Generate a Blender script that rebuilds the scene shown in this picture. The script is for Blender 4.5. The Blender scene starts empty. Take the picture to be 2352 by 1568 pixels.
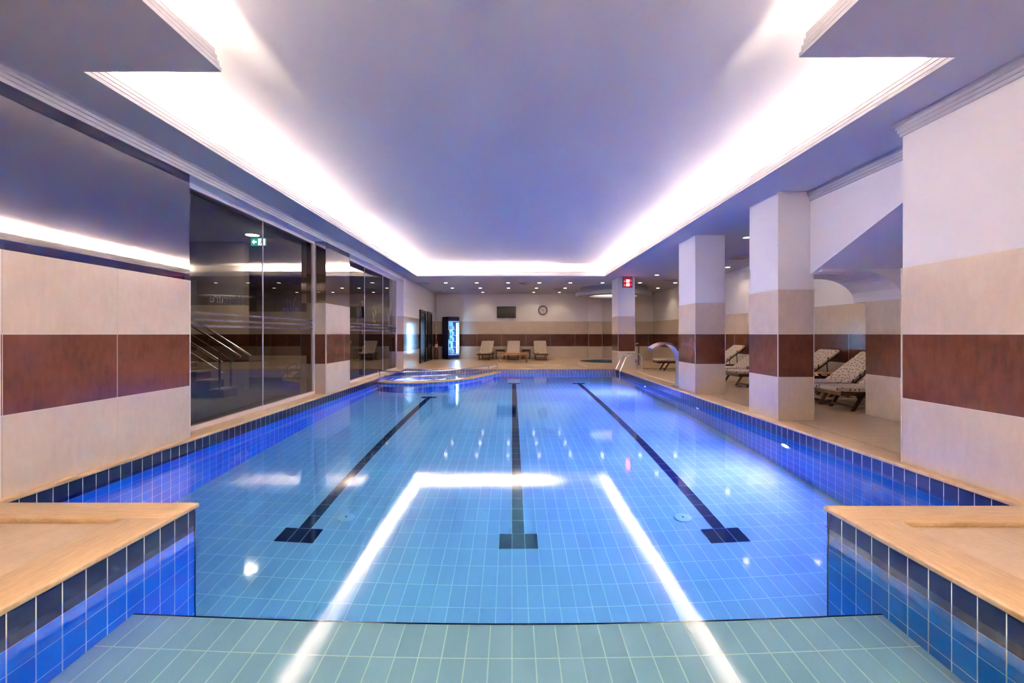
import bpy, bmesh, math, random
from mathutils import Vector, Matrix
random.seed(7)
S = bpy.context.scene
COL = S.collection
PI = math.pi
# ---------------------------------------------------------------- camera, world, exposure
cam_d = bpy.data.cameras.new('camera'); cam = bpy.data.objects.new('camera', cam_d); COL.objects.link(cam)
cam.location = (0, 0, 1.2); cam.rotation_euler = (PI/2, 0, 0)
cam_d.sensor_width = 36; cam_d.lens = 36*1045/2352; cam_d.shift_y = -17/2352; cam_d.clip_start = 0.02
S.camera = cam
w = bpy.data.worlds.new('world'); S.world = w; w.use_nodes = True
w.node_tree.nodes['Background'].inputs[0].default_value = (0.02, 0.02, 0.03, 1)
w.node_tree.nodes['Background'].inputs[1].default_value = 0.2
S.view_settings.view_transform = 'Standard'; S.view_settings.look = 'None'
S.view_settings.gamma = 1; S.view_settings.use_curve_mapping = False
S.view_settings.exposure = 0.20
S.cycles.use_denoising = True
S.cycles.max_bounces = 9; S.cycles.diffuse_bounces = 4; S.cycles.glossy_bounces = 4
S.cycles.use_adaptive_sampling = True; S.cycles.adaptive_threshold = .04
S.cycles.transmission_bounces = 10; S.cycles.transparent_max_bounces = 10
S.cycles.sample_clamp_indirect = 90; S.cycles.blur_glossy = 0.5
S.cycles.caustics_reflective = False; S.cycles.caustics_refractive = True
COVE = 1400.0           # cove strip radiance
LED_COL = (0.34, 0.17, 1.0)
LED_W = 285.0          # underwater lamps, watts each
DOWN_W = 18
NEAR_FILL_W = 190.0         # unseen fill lamps added beside and behind the camera
# underwater LED light sources, set in the pool's right wall (fixtures are built further down)
def area(name, loc, rot, col, power, size, shape='DISK', spread=PI, parent=None):
    d = bpy.data.lights.new(name, 'AREA'); d.shape = shape; d.size = size; d.color = col; d.energy = power; d.spread = spread; d.cycles.use_multiple_importance_sampling = False
    o = bpy.data.objects.new(name, d); COL.objects.link(o); o.location = loc; o.rotation_euler = rot
    if parent: o.parent = parent
    return o
# ---------------------------------------------------------------- helpers
def tag(o, label=None, cat=None, group=None, kind=None):
    if label: o['label'] = label
    if cat: o['category'] = cat
    if group: o['group'] = group
    if kind: o['kind'] = kind
    return o
def empty(name, loc=(0,0,0), rz=0.0, label=None, cat=None, group=None):
    o = bpy.data.objects.new(name, None); COL.objects.link(o); o.location = loc; o.rotation_euler = (0,0,rz)
    o.empty_display_size = 0.1
    return tag(o, label, cat, group)
class MB:
    def __init__(s): s.v = []; s.f = []; s.m = []; s.sm = []
    def add(s, vs, fs, mi=0, smooth=False, M=None):
        b = len(s.v)
        for p in vs: s.v.append(tuple(M @ Vector(p)) if M is not None else tuple(p))
        for f in fs: s.f.append([b+i for i in f]); s.m.append(mi); s.sm.append(smooth)
        return s
    def box(s, x0, x1, y0, y1, z0, z1, mi=0, M=None):
        vs = [(x0,y0,z0),(x1,y0,z0),(x1,y1,z0),(x0,y1,z0),(x0,y0,z1),(x1,y0,z1),(x1,y1,z1),(x0,y1,z1)]
        return s.add(vs, [(0,3,2,1),(4,5,6,7),(0,1,5,4),(1,2,6,5),(2,3,7,6),(3,0,4,7)], mi, M=M)
    def rbox(s, x0, x1, y0, y1, z0, z1, r=0.01, n=3, mi=0, M=None, smooth=True):
        bm = bmesh.new(); bmesh.ops.create_cube(bm, size=1)
        for v in bm.verts: v.co = Vector(((x0+x1)/2+v.co.x*(x1-x0),(y0+y1)/2+v.co.y*(y1-y0),(z0+z1)/2+v.co.z*(z1-z0)))
        bmesh.ops.bevel(bm, geom=bm.edges[:], offset=r, segments=n, affect='EDGES', profile=0.5)
        bm.verts.index_update()
        s.add([v.co.copy() for v in bm.verts], [[v.index for v in f.verts] for f in bm.faces], mi, smooth, M); bm.free(); return s
    def tube(s, pts, r, n=10, mi=0, M=None, cap=True):
        pts = [Vector(p) for p in pts]; k = len(pts); rr = r if isinstance(r, (list,tuple)) else [r]*k
        vs = []; fs = []; up = None
        for i, p in enumerate(pts):
            t = ((pts[min(i+1,k-1)]-p).normalized() + (p-pts[max(i-1,0)]).normalized())
            t = t.normalized() if t.length > 1e-6 else Vector((0,0,1))
            if up is None:
                up = Vector((0,0,1)) if abs(t.z) < 0.9 else Vector((1,0,0))
            a = (up - t*up.dot(t)).normalized(); up = a; b = t.cross(a)
            for j in range(n):
                q = 2*PI*j/n; vs.append(p + (a*math.cos(q)+b*math.sin(q))*rr[i])
        for i in range(k-1):
            for j in range(n):
                fs.append((i*n+j, i*n+(j+1)%n, (i+1)*n+(j+1)%n, (i+1)*n+j))
        if cap: fs.append(tuple(range(n))[::-1]); fs.append(tuple(range((k-1)*n, k*n)))
        return s.add(vs, fs, mi, True, M)
    def lathe(s, prof, n=24, mi=0, M=None, c=(0,0,0), cap=True):
        vs = []; fs = []; k = len(prof)
        for r, z in prof:
            for j in range(n):
                q = 2*PI*j/n; vs.append((c[0]+r*math.cos(q), c[1]+r*math.sin(q), c[2]+z))
        for i in range(k-1):
            for j in range(n): fs.append((i*n+j, i*n+(j+1)%n, (i+1)*n+(j+1)%n, (i+1)*n+j))
        if cap and prof[0][0] > 1e-5: fs.append(tuple(range(n))[::-1])
        if cap and prof[-1][0] > 1e-5: fs.append(tuple(range((k-1)*n, k*n)))
        return s.add(vs, fs, mi, True, M)
    def prism(s, poly, a, b, axis='x', mi=0, M=None):
        # poly in the two other axes (in order), extruded from a to b along axis
        def mk(u, v, t): return {'x':(t,u,v),'y':(u,t,v),'z':(u,v,t)}[axis]
        n = len(poly); vs = [mk(u,v,a) for u,v in poly]+[mk(u,v,b) for u,v in poly]
        fs = [tuple(range(n)), tuple(range(n,2*n))[::-1]] + [(i,n+i,n+(i+1)%n,(i+1)%n) for i in range(n)]
        return s.add(vs, fs, mi, M=M)
    def quad(s, a, b, c, d, mi=0): return s.add([a,b,c,d], [(0,1,2,3)], mi)
    def build(s, name, mats, parent=None, fix=True):
        me = bpy.data.meshes.new(name); me.from_pydata(s.v, [], s.f)
        if not isinstance(mats, (list,tuple)): mats = [mats]
        for m in mats: me.materials.append(m)
        me.polygons.foreach_set('material_index', s.m); me.polygons.foreach_set('use_smooth', s.sm)
        if fix:
            bm = bmesh.new(); bm.from_mesh(me); bmesh.ops.recalc_face_normals(bm, faces=bm.faces[:]); bm.to_mesh(me); bm.free()
        me.update()
        if any(s.sm):
            try: me.set_sharp_from_angle(angle=math.radians(42))
            except Exception: pass
        o = bpy.data.objects.new(name, me); COL.objects.link(o)
        if parent: o.parent = parent
        return o
def struct(name, mb, mats, label=None, parent=None):
    o = mb.build(name, mats, parent); o['kind'] = 'structure'
    if label: o['label'] = label
    return o
def thing(name, mb, mats, label, cat, group=None): return tag(mb.build(name, mats), label, cat, group)
def copy_tree(o, parent=None):
    c = o.copy(); COL.objects.link(c)
    if parent: c.parent = parent
    for ch in list(o.children): copy_tree(ch, c)
    return c
def text_mesh(txt, size, ext=0.0):
    cu = bpy.data.curves.new('t', 'FONT'); cu.body = txt; cu.size = size; cu.extrude = ext; cu.align_x = 'LEFT'
    o = bpy.data.objects.new('t', cu); COL.objects.link(o)
    dg = bpy.context.evaluated_depsgraph_get(); me = bpy.data.meshes.new_from_object(o.evaluated_get(dg))
    vs = [v.co.copy() for v in me.vertices]; fs = [tuple(p.vertices) for p in me.polygons]
    bpy.data.objects.remove(o); bpy.data.curves.remove(cu); bpy.data.meshes.remove(me)
    return vs, fs
# ---------------------------------------------------------------- materials
def mat(name, col=(.8,.8,.8), rough=.5, metal=0, spec=.5, emit=None, es=0, coat=0):
    m = bpy.data.materials.new(name); m.use_nodes = True; b = m.node_tree.nodes['Principled BSDF']
    b.inputs['Base Color'].default_value = (*col, 1); b.inputs['Roughness'].default_value = rough
    b.inputs['Metallic'].default_value = metal; b.inputs['Specular IOR Level'].default_value = spec
    b.inputs['Coat Weight'].default_value = coat
    if emit: b.inputs['Emission Color'].default_value = (*emit, 1); b.inputs['Emission Strength'].default_value = es
    return m
class NT:
    def __init__(s, m): s.m = m; s.t = m.node_tree; s.b = s.t.nodes.get('Principled BSDF')
    def n(s, typ, **kw):
        x = s.t.nodes.new(typ)
        for k, v in kw.items(): setattr(x, k, v)
        return x
    def lk(s, a, b): s.t.links.new(a, b)
    def val(s, x, inp):
        if isinstance(x, (int, float)): inp.default_value = x
        elif isinstance(x, tuple): inp.default_value = (*x, 1) if len(x) == 3 else x
        else: s.lk(x, inp)
    def math(s, op, a, b=None, c=None):
        x = s.n('ShaderNodeMath', operation=op); s.val(a, x.inputs[0])
        if b is not None: s.val(b, x.inputs[1])
        if c is not None: s.val(c, x.inputs[2])
        return x.outputs[0]
    def pos(s):
        c = s.n('ShaderNodeNewGeometry'); x = s.n('ShaderNodeSeparateXYZ'); s.lk(c.outputs['Position'], x.inputs[0]); s.P = c.outputs['Position']; return x.outputs
    def obj(s):
        c = s.n('ShaderNodeTexCoord'); x = s.n('ShaderNodeSeparateXYZ'); s.lk(c.outputs['Object'], x.inputs[0]); s.P = c.outputs['Object']; return x.outputs
    def mix(s, f, a, b):
        x = s.n('ShaderNodeMix', data_type='RGBA'); s.val(f, x.inputs[0]); s.val(a, x.inputs[6]); s.val(b, x.inputs[7]); return x.outputs[2]
    def line(s, u, period, off=0.0, g=0.003):
        # 1 on a joint of width g centred on off + k*period
        q = s.math('SUBTRACT', u, off - g/2); q = s.math('DIVIDE', q, period); q = s.math('FRACT', q)
        return s.math('LESS_THAN', q, g/period)
    def noise(s, scale=5, detail=4, vec=None, rough=.5, stretch=None):
        x = s.n('ShaderNodeTexNoise'); x.inputs['Scale'].default_value = scale; x.inputs['Detail'].default_value = detail; x.inputs['Roughness'].default_value = rough
        v = vec or s.P
        if stretch:
            mp = s.n('ShaderNodeMapping'); mp.inputs['Scale'].default_value = stretch; s.lk(v, mp.inputs[0]); v = mp.outputs[0]
        s.lk(v, x.inputs['Vector']); return x.outputs['Fac']
    def ramp(s, f, stops):
        x = s.n('ShaderNodeValToRGB'); s.lk(f, x.inputs[0]); e = x.color_ramp.elements
        while len(e) < len(stops): e.new(.5)
        for i, (p, c) in enumerate(stops): e[i].position = p; e[i].color = (*c, 1)
        return x.outputs[0]
    def bump(s, h, strength=.1, dist=.01):
        x = s.n('ShaderNodeBump'); x.inputs['Strength'].default_value = strength; x.inputs['Distance'].default_value = dist
        s.lk(h, x.inputs['Height']); s.lk(x.outputs[0], s.b.inputs['Normal'])
BEIGE = (.66, .54, .43); BROWN = (.115, .040, .026); PLASTER = (.86, .83, .82)
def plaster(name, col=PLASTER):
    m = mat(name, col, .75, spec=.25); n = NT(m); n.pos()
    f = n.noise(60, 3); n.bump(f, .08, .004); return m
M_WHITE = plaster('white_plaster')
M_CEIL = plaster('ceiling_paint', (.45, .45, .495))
def wall_tile(name, axis, period=1.2, off=0.0, off2=None, rough=.13):
    # three bands of large polished tiles: beige, dark brown, beige
    m = mat(name, BEIGE, rough); n = NT(m); p = n.pos(); u = {'x':p[0], 'y':p[1]}[axis]; z = p[2]
    a = n.noise(3.0, 6, rough=.65); b = n.noise(22, 5, stretch=(1,1,.35)); c = n.math('ADD', n.math('MULTIPLY', a, .6), n.math('MULTIPLY', b, .4))
    be = n.ramp(c, [(.3, (.60,.49,.39)), (.52, BEIGE), (.75, (.72,.60,.49))])
    br = n.ramp(c, [(.32, (.075,.028,.020)), (.5, BROWN), (.78, (.15,.058,.038))])
    band = n.math('MULTIPLY', n.math('GREATER_THAN', z, .6), n.math('LESS_THAN', z, 1.2))
    col = n.mix(band, be, br)
    jb = n.line(u, period, off, .006); jl = n.line(u, period, off if off2 is None else off2, .004)
    jh = n.math('MAXIMUM', n.math('LESS_THAN', n.math('ABSOLUTE', n.math('SUBTRACT', z, .6)), .0035), n.math('LESS_THAN', n.math('ABSOLUTE', n.math('SUBTRACT', z, 1.2)), .0035))
    col = n.mix(n.math('MULTIPLY', jb, band), col, (.62,.55,.48))
    col = n.mix(n.math('MULTIPLY', jl, n.math('SUBTRACT', 1.0, band)), col, (.50,.43,.36))
    col = n.mix(jh, col, (.72,.66,.58)); n.lk(col, n.b.inputs['Base Color'])
    n.bump(c, .012, .002); return m
M_TY = wall_tile('polished_wall_tile_along_y', 'y', .97, 4.30)
M_TX = wall_tile('polished_wall_tile_along_x', 'x', 1.2, -.52)
M_TP = wall_tile('polished_pillar_tile', 'y', 50, 3.0, rough=.16)
M_TYR = wall_tile('polished_wall_tile_gallery', 'y', 1.2, 10.55)
M_TRIM = mat('pale_corner_trim', (.75,.68,.62), .35)
def pool_tile(name, ua, va, col, alt, pu=.1265, pv=.25, ou=0.0, ov=0.0, g=.007, grout=(.90,.88,.78), rough=.15, var=.06):
    if name.startswith('pool'): rough = .4
    m = mat(name, col, rough, spec=.1 if name.startswith('pool') else .5); n = NT(m); p = n.pos(); ix = {'x':0,'y':1,'z':2}
    u = p[ix[ua]]; v = p[ix[va]]
    j = n.math('MAXIMUM', n.line(u, pu, ou, g), n.line(v, pv, ov, g))
    cu = n.math('FLOOR', n.math('DIVIDE', n.math('SUBTRACT', u, ou), pu)); cv = n.math('FLOOR', n.math('DIVIDE', n.math('SUBTRACT', v, ov), pv))
    cb = n.n('ShaderNodeCombineXYZ'); n.lk(cu, cb.inputs[0]); n.lk(cv, cb.inputs[1])
    wn = n.n('ShaderNodeTexWhiteNoise'); n.lk(cb.outputs[0], wn.inputs['Vector'])
    c = n.mix(wn.outputs['Value'], col, alt); c = n.mix(j, c, grout); n.lk(c, n.b.inputs['Base Color'])
    return m
PT = (.47, .565, .635); PT2 = (.51, .595, .665); PW = (.012,.20,.58); PW2 = (.018,.23,.62)
M_PF = pool_tile('pool_floor_tile', 'x', 'y', PT, PT2, ov=.085)
M_PS = pool_tile('pool_step_tile', 'x', 'y', PT, PT2, ov=2.70-.25*9)
M_PWY = pool_tile('pool_wall_tile_y', 'y', 'z', PW, PW2, ov=-.275)
M_PWX = pool_tile('pool_wall_tile_x', 'x', 'z', PW, PW2, ov=-.275)
NAVY = (.010, .014, .060); NAVY2 = (.013, .018, .070); GR = (.80,.76,.70)
M_NY = pool_tile('navy_rim_tile_y', 'y', 'z', NAVY, NAVY2, pv=5, ov=-3.0, g=.006, grout=GR, rough=.1)
M_NX = pool_tile('navy_rim_tile_x', 'x', 'z', NAVY, NAVY2, pu=.0537, pv=5, ov=-3.0, g=.024, grout=(.85,.80,.76), rough=.1)
M_NF = pool_tile('navy_lane_tile', 'x', 'y', (.010,.012,.045), (.014,.016,.055), ov=.085, g=.005, grout=(.45,.50,.58))
M_NAVY = mat('navy_glazed_tile', NAVY, .12)
def stone(name, c1, c2, sc, rough=.35, jx=None, jy=None, stretch=(1,1,1), jc=(.30,.22,.14)):
    m = mat(name, c1, rough); n = NT(m); p = n.pos()
    a = n.noise(sc, 6, rough=.6, stretch=stretch); b = n.noise(sc*6, 4, stretch=stretch)
    c = n.math('ADD', n.math('MULTIPLY', a, .65), n.math('MULTIPLY', b, .35))
    col = n.ramp(c, [(.32, c2), (.62, c1)])
    if jx: col = n.mix(n.line(p[0], jx[0], jx[1], .003), col, jc)
    if jy: col = n.mix(n.line(p[1], jy[0], jy[1], .003), col, jc)
    n.lk(col, n.b.inputs['Base Color']); n.bump(c, .12, .003); return m
M_COPE_Y = stone('honey_travertine_coping_y', (.68,.48,.29), (.46,.28,.13), 9, .3, stretch=(7,.6,1))
M_COPE_X = stone('honey_travertine_coping_x', (.68,.48,.29), (.46,.28,.13), 9, .3, stretch=(.6,7,1))
M_DECK = stone('beige_travertine_deck', (.62,.43,.26), (.50,.33,.18), 4, .32, jx=(.62,.18), jy=(.31,.1), stretch=(1,2.2,1), jc=(.34,.25,.16))
M_DECKN = stone('beige_travertine_slab', (.62,.47,.34), (.52,.38,.26), 5, .4, jx=(.45,-2.9), jc=(.34,.25,.17))
M_CARPET = mat('grey_carpet', (.24,.205,.185), .9)
M_STEEL = mat('brushed_steel', (.62,.60,.58), .22, 1)
M_CHROME = mat('chrome', (.80,.80,.82), .08, 1)
M_MIRROR = mat('bronze_tinted_mirror', (.42,.38,.36), .015, 1)
M_WOOD = None
def wood(name, c1, c2, rough=.4):
    m = mat(name, c1, rough); n = NT(m); n.obj(); f = n.noise(18, 5, stretch=(.6,5,5)); n.lk(n.ramp(f, [(.3,c2),(.7,c1)]), n.b.inputs['Base Color']); return m
M_DWOOD = wood('dark_hardwood', (.085,.038,.018), (.035,.016,.009))
M_LWOOD = wood('golden_oak', (.42,.21,.06), (.26,.12,.03))
def fabric():
    m = mat('cream_spotted_fabric', (.55,.45,.36), .9, spec=.1); n = NT(m); n.obj()
    v = n.n('ShaderNodeTexVoronoi'); v.voronoi_dimensions = '2D'; v.inputs['Scale'].default_value = 15; v.inputs['Randomness'].default_value = .75; n.lk(n.P, v.inputs['Vector'])
    d = n.noise(40, 2); dd = n.math('ADD', v.outputs['Distance'], n.math('MULTIPLY', n.math('SUBTRACT', d, .5), .3))
    sp = n.math('LESS_THAN', dd, .185)
    wn = n.n('ShaderNodeTexWhiteNoise'); n.lk(v.outputs['Position'], wn.inputs['Vector'])
    c2 = n.mix(wn.outputs['Value'], (.035,.012,.010), (.16,.07,.04))
    col = n.mix(sp, (.60,.49,.39), c2); n.lk(col, n.b.inputs['Base Color']); return m
M_FAB = fabric()
M_BLACK = mat('black_plastic', (.012,.012,.014), .35)
M_SCREEN = mat('black_glass_screen', (.012,.010,.007), .18, 0, .35)
M_DOOR = mat('near_black_door', (.016,.011,.009), .22)
M_SILVER = mat('silver_frame', (.85,.80,.80), .35, 0)
M_CREAMF = mat('painted_frame', (.78,.70,.70), .45)
M_RED = mat('red_enamel', (.45,.02,.02), .3)
def emitter(name, col, s):
    m = bpy.data.materials.new(name); m.use_nodes = True; t = m.node_tree; t.nodes.clear()
    o = t.nodes.new('ShaderNodeOutputMaterial'); e = t.nodes.new('ShaderNodeEmission'); e.inputs[0].default_value = (*col,1); e.inputs[1].default_value = s
    t.links.new(e.outputs[0], o.inputs[0]); return m
M_STRIP = emitter('warm_led_strip', (1.0, .79, .53), COVE)
M_LENS = emitter('warm_lamp_lens', (1.0, .86, .68), 25)
M_LENSG = emitter('glass_room_lamp_lens', (1.0, .93, .84), 300)
def glass(name, tint, gl=.0, mixf=None, rough=0.0):
    m = bpy.data.materials.new(name); m.use_nodes = True; t = m.node_tree; t.nodes.clear(); n = NT(m)
    o = n.n('ShaderNodeOutputMaterial'); tr = n.n('ShaderNodeBsdfTransparent'); tr.inputs[0].default_value = (*tint,1)
    g = n.n('ShaderNodeBsdfGlossy'); g.inputs['Roughness'].default_value = rough; g.inputs[0].default_value = (1,.95,.9,1)
    fr = n.n('ShaderNodeFresnel'); fr.inputs[0].default_value = 1.5
    f = n.math('MULTIPLY_ADD', fr.outputs[0], 1.25, gl)
    mx = n.n('ShaderNodeMixShader'); n.lk(f, mx.inputs[0]); n.lk(tr.outputs[0], mx.inputs[1]); n.lk(g.outputs[0], mx.inputs[2]); n.lk(mx.outputs[0], o.inputs[0])
    return m
M_GLASS = glass('smoked_glass', (.50,.45,.40), .02)
M_CLEAR = glass('clear_glass', (.9,.95,1), .0)
def frost():
    m = bpy.data.materials.new('frosted_film'); m.use_nodes = True; t = m.node_tree; t.nodes.clear(); n = NT(m)
    o = n.n('ShaderNodeOutputMaterial'); tr = n.n('ShaderNodeBsdfTransparent'); d = n.n('ShaderNodeBsdfDiffuse'); d.inputs[0].default_value = (.30,.27,.27,1)
    mx = n.n('ShaderNodeMixShader'); mx.inputs[0].default_value = .42; n.lk(tr.outputs[0], mx.inputs[1]); n.lk(d.outputs[0], mx.inputs[2]); n.lk(mx.outputs[0], o.inputs[0]); return m
M_FROST = frost()
def water():
    m = bpy.data.materials.new('pool_water'); m.use_nodes = True; t = m.node_tree; t.nodes.clear(); n = NT(m); n.pos()
    o = n.n('ShaderNodeOutputMaterial')
    rf = n.n('ShaderNodeBsdfRefraction'); rf.inputs['IOR'].default_value = 1.333; rf.inputs['Roughness'].default_value = 0.0; rf.inputs[0].default_value = (.93,.985,1,1)
    g = n.n('ShaderNodeBsdfGlossy'); g.inputs['Roughness'].default_value = .06
    fr = n.n('ShaderNodeFresnel'); fr.inputs[0].default_value = 1.333
    a = n.noise(1.6, 3, stretch=(1,.6,1)); b = n.noise(9, 2)
    bp = n.n('ShaderNodeBump'); bp.inputs['Strength'].default_value = .5; bp.inputs['Distance'].default_value = .0022
    n.lk(n.math('ADD', a, n.math('MULTIPLY', b, .12)), bp.inputs['Height'])
    for x in (rf, g, fr): n.lk(bp.outputs[0], x.inputs['Normal'])
    mx = n.n('ShaderNodeMixShader'); n.lk(fr.outputs[0], mx.inputs[0]); n.lk(rf.outputs[0], mx.inputs[1]); n.lk(g.outputs[0], mx.inputs[2]); n.lk(mx.outputs[0], o.inputs[0])
    va = n.n('ShaderNodeVolumeAbsorption'); va.inputs[0].default_value = (0,.84,.95,1); va.inputs[1].default_value = .30; n.lk(va.outputs[0], o.inputs['Volume'])
    return m
M_WATER = water()
# ---------------------------------------------------------------- key dimensions
HC = 3.18; HR = 3.58                         # soffit and raised ceiling heights
XL, XR = -3.70, 3.60                         # pool side walls
NL, NR = -2.25, 2.20                         # narrow bay walls
YL, YR, YF, YB = 3.23, 3.17, 15.80, 0.80     # bay corners left and right, far end, near end
WZ, FZ, SZ = -.15, -1.75, -.87               # water, pool floor, submerged step
FW = 22.30                                   # far wall
RW = 6.92                                    # right gallery wall
# ---------------------------------------------------------------- ceiling
hole = [(-2.2,-2.5),(-2.2,3.43),(-3.24,3.43),(-3.24,15.5),(3.18,15.5),(3.18,3.25),(2.06,3.25),(2.06,-2.5)]
def offset_path(path, d):
    # closed path, clockwise seen from above with the hole inside; d > 0 moves away from the hole
    n = len(path); out = []
    for i in range(n):
        p0 = Vector(path[i-1]); p1 = Vector(path[i]); p2 = Vector(path[(i+1)%n])
        d1 = (p1-p0).normalized(); d2 = (p2-p1).normalized()
        n1 = Vector((-d1.y, d1.x)); n2 = Vector((-d2.y, d2.x))
        k = 1 + n1.dot(n2); q = (n1+n2)/k
        out.append(tuple(p1 + q*d))
    return out
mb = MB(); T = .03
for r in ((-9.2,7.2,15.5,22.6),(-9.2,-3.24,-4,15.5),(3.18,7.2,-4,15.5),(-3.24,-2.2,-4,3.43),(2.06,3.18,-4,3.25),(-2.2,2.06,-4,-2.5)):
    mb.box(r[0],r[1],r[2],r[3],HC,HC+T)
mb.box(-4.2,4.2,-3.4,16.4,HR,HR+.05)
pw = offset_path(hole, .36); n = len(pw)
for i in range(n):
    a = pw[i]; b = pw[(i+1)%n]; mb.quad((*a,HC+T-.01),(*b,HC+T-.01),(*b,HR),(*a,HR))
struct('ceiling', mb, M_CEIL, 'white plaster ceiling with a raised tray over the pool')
mb = MB(); prof = []
for i in range(4):
    z0 = HC-.002 + .042*i; o = .010*i
    prof += [(o, z0), (o, z0+.030), (o+.026, z0+.031), (o+.026, z0+.0415)]
prof += [(.06, HC+.165), (.085, HC+.165), (.075, HC+.02), (0.0, HC-.002)]
rings = [offset_path(hole, o-.006) for o, z in prof]; N = len(hole)
vs = [(rings[k][i][0], rings[k][i][1], prof[k][1]) for k in range(len(prof)) for i in range(N)]
fs = [(k*N+i, k*N+(i+1)%N, (k+1)*N+(i+1)%N, (k+1)*N+i) for k in range(len(prof)-1) for i in range(N)]
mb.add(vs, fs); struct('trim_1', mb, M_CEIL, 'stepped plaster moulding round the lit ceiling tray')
# LED strips lying in the trough behind the moulding
def strip(x0, x1, y0, y1, label):
    mb = MB(); L = max(x1-x0, y1-y0); k = max(1, int(L/.6))
    for i in range(k):
        if y1-y0 > x1-x0: mb.box(x0, x1, y0+L*i/k, y0+L*(i+1)/k, HC+T+.001, HC+T+.045)
        else: mb.box(x0+L*i/k, x0+L*(i+1)/k, y0, y1, HC+T+.001, HC+T+.045)
    thing('led_strip', mb, M_STRIP, label, 'light strip')
strip(-3.43,-3.40,3.35,8.0,'warm strip light hidden along the near half of the left ceiling cove')
strip(-3.43,-3.40,8.6,15.7,'warm strip light hidden along the far half of the left ceiling cove')
strip(-3.40,1.3,15.66,15.69,'warm strip light hidden in the cove over the pool far end')
strip(3.34,3.37,3.2,15.7,'warm strip light hidden along the right ceiling cove')
strip(-2.39,-2.36,-2.4,2.95,'warm strip light hidden in the short cove at top left')
strip(2.22,2.25,-2.4,2.75,'warm strip light hidden in the short cove at top right')
# crown mouldings
def crown(pts, side, name, label):
    # open polyline; side = +1 puts the moulding on the left of the direction of travel
    mb = MB(); pr = [(0, HC-.135)]
    for i in range(4):
        z = HC-.135+.034*i; o = .012*(i+1); pr += [(o, z+.004), (o, z+.034)]
    P = [Vector(p) for p in pts]; K = len(P); dirs = [(P[i+1]-P[i]).normalized() for i in range(K-1)]
    def nrm(d): return Vector((-d.y, d.x))*side
    vs = []
    for o, z in pr:
        for i in range(K):
            if i == 0: q = nrm(dirs[0])
            elif i == K-1: q = nrm(dirs[-1])
            else:
                a, b = nrm(dirs[i-1]), nrm(dirs[i]); q = (a+b)/(1+a.dot(b))
            p = P[i]+q*o; vs.append((p.x, p.y, z))
    fs = [(k*K+i, k*K+i+1, (k+1)*K+i+1, (k+1)*K+i) for k in range(len(pr)-1) for i in range(K-1)]
    fs.append([k*K for k in range(len(pr))]+[]) ; fs.append([k*K+K-1 for k in range(len(pr))][::-1])
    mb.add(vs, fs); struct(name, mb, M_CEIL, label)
crown([(-3.74,-3.9),(-3.74,15.66)], -1, 'trim_2', 'stepped crown moulding along the left wall')
crown([(3.66,-3.9),(3.66,4.27),(4.13,4.27)], 1, 'trim_3', 'stepped crown moulding over the near right wall')
crown([(4.15,4.3),(4.15,6.33)], 1, 'trim_4', 'stepped crown moulding on the sloping bulkhead')
# beam the left crown sits on, over the glass
mb = MB().box(-4.15,-3.75,5.27,9.12,HC-.12,HC+.01).box(-4.15,-3.75,10.5,15.65,HC-.12,HC+.01)
struct('trim_5', mb, M_WHITE, 'white plaster beam over the glass walls')
# ---------------------------------------------------------------- left side
H1 = 1.82
mb = MB().box(-3.95,-3.73,3.30,5.27,0,H1)
lw = struct('wall_left', mb, M_TY, 'wall panel of cream and brown polished tiles, tinted mirror above')
mirror_top = HC-.125
struct('mirror_panel', MB().box(-3.95,-3.735,3.30,5.27,H1+.002,mirror_top), M_MIRROR, 'bronze tinted mirror band over the tiles', lw)
struct('edge_trim', MB().box(-3.742,-3.724,3.298,3.315,0,H1).box(-3.742,-3.726,5.262,5.276,0,H1), M_TRIM, None, lw)
mb = MB().box(-4.05,-3.78,-4,3.295,0,H1).box(-4.05,-3.785,-4,3.295,H1,HC,1)
struct('wall_left_near', mb, [M_TY, M_MIRROR])
# column between the two glass walls
mb = MB().box(-4.12,-3.73,9.12,10.47,0,H1)
lc = tag(mb.build('tiled_column', M_TY), 'cream and brown tiled column with mirrored top between the two smoked glass walls', 'column')
MB().box(-4.12,-3.735,9.125,10.465,H1+.002,mirror_top).build('mirror_panel', M_MIRROR, lc)
MB().box(-3.742,-3.722,9.112,9.128,0,H1).build('corner_trim', M_TRIM, lc)
# far left wall from the end of the glass, with two doors
mb = MB().box(-4.12,-3.73,15.65,16.1,0,H1).box(-4.12,-3.73,15.65,16.1,H1,HC,1).box(-4.12,-3.78,16.1,22.4,0,H1).box(-4.12,-3.78,16.1,22.4,H1,HC,1)
struct('wall_left_far', mb, [M_TY, M_WHITE])
for i, (y0, y1) in enumerate(((18.56,19.72),(20.12,21.22))):
    d = empty('door_%d' % (i+1), (-3.78, y0, 0)); d['kind'] = 'structure'; L = y1-y0
    f = MB().box(0,.06,0,.09,0,2.2).box(0,.06,L-.09,L,0,2.2).box(0,.06,.09,L-.09,2.10,2.2); f.build('door_frame', M_DOOR, d)
    MB().rbox(.002,.03,.09,L-.09,.005,2.10,.003,1).build('door_leaf', mat('door_leaf_black',(.010,.008,.007),.25), d)
    MB().tube([(.03,L-.18,1.02),(.075,L-.18,1.02),(.075,L-.30,1.02)],.009,8).build('door_handle', M_STEEL, d)
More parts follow.
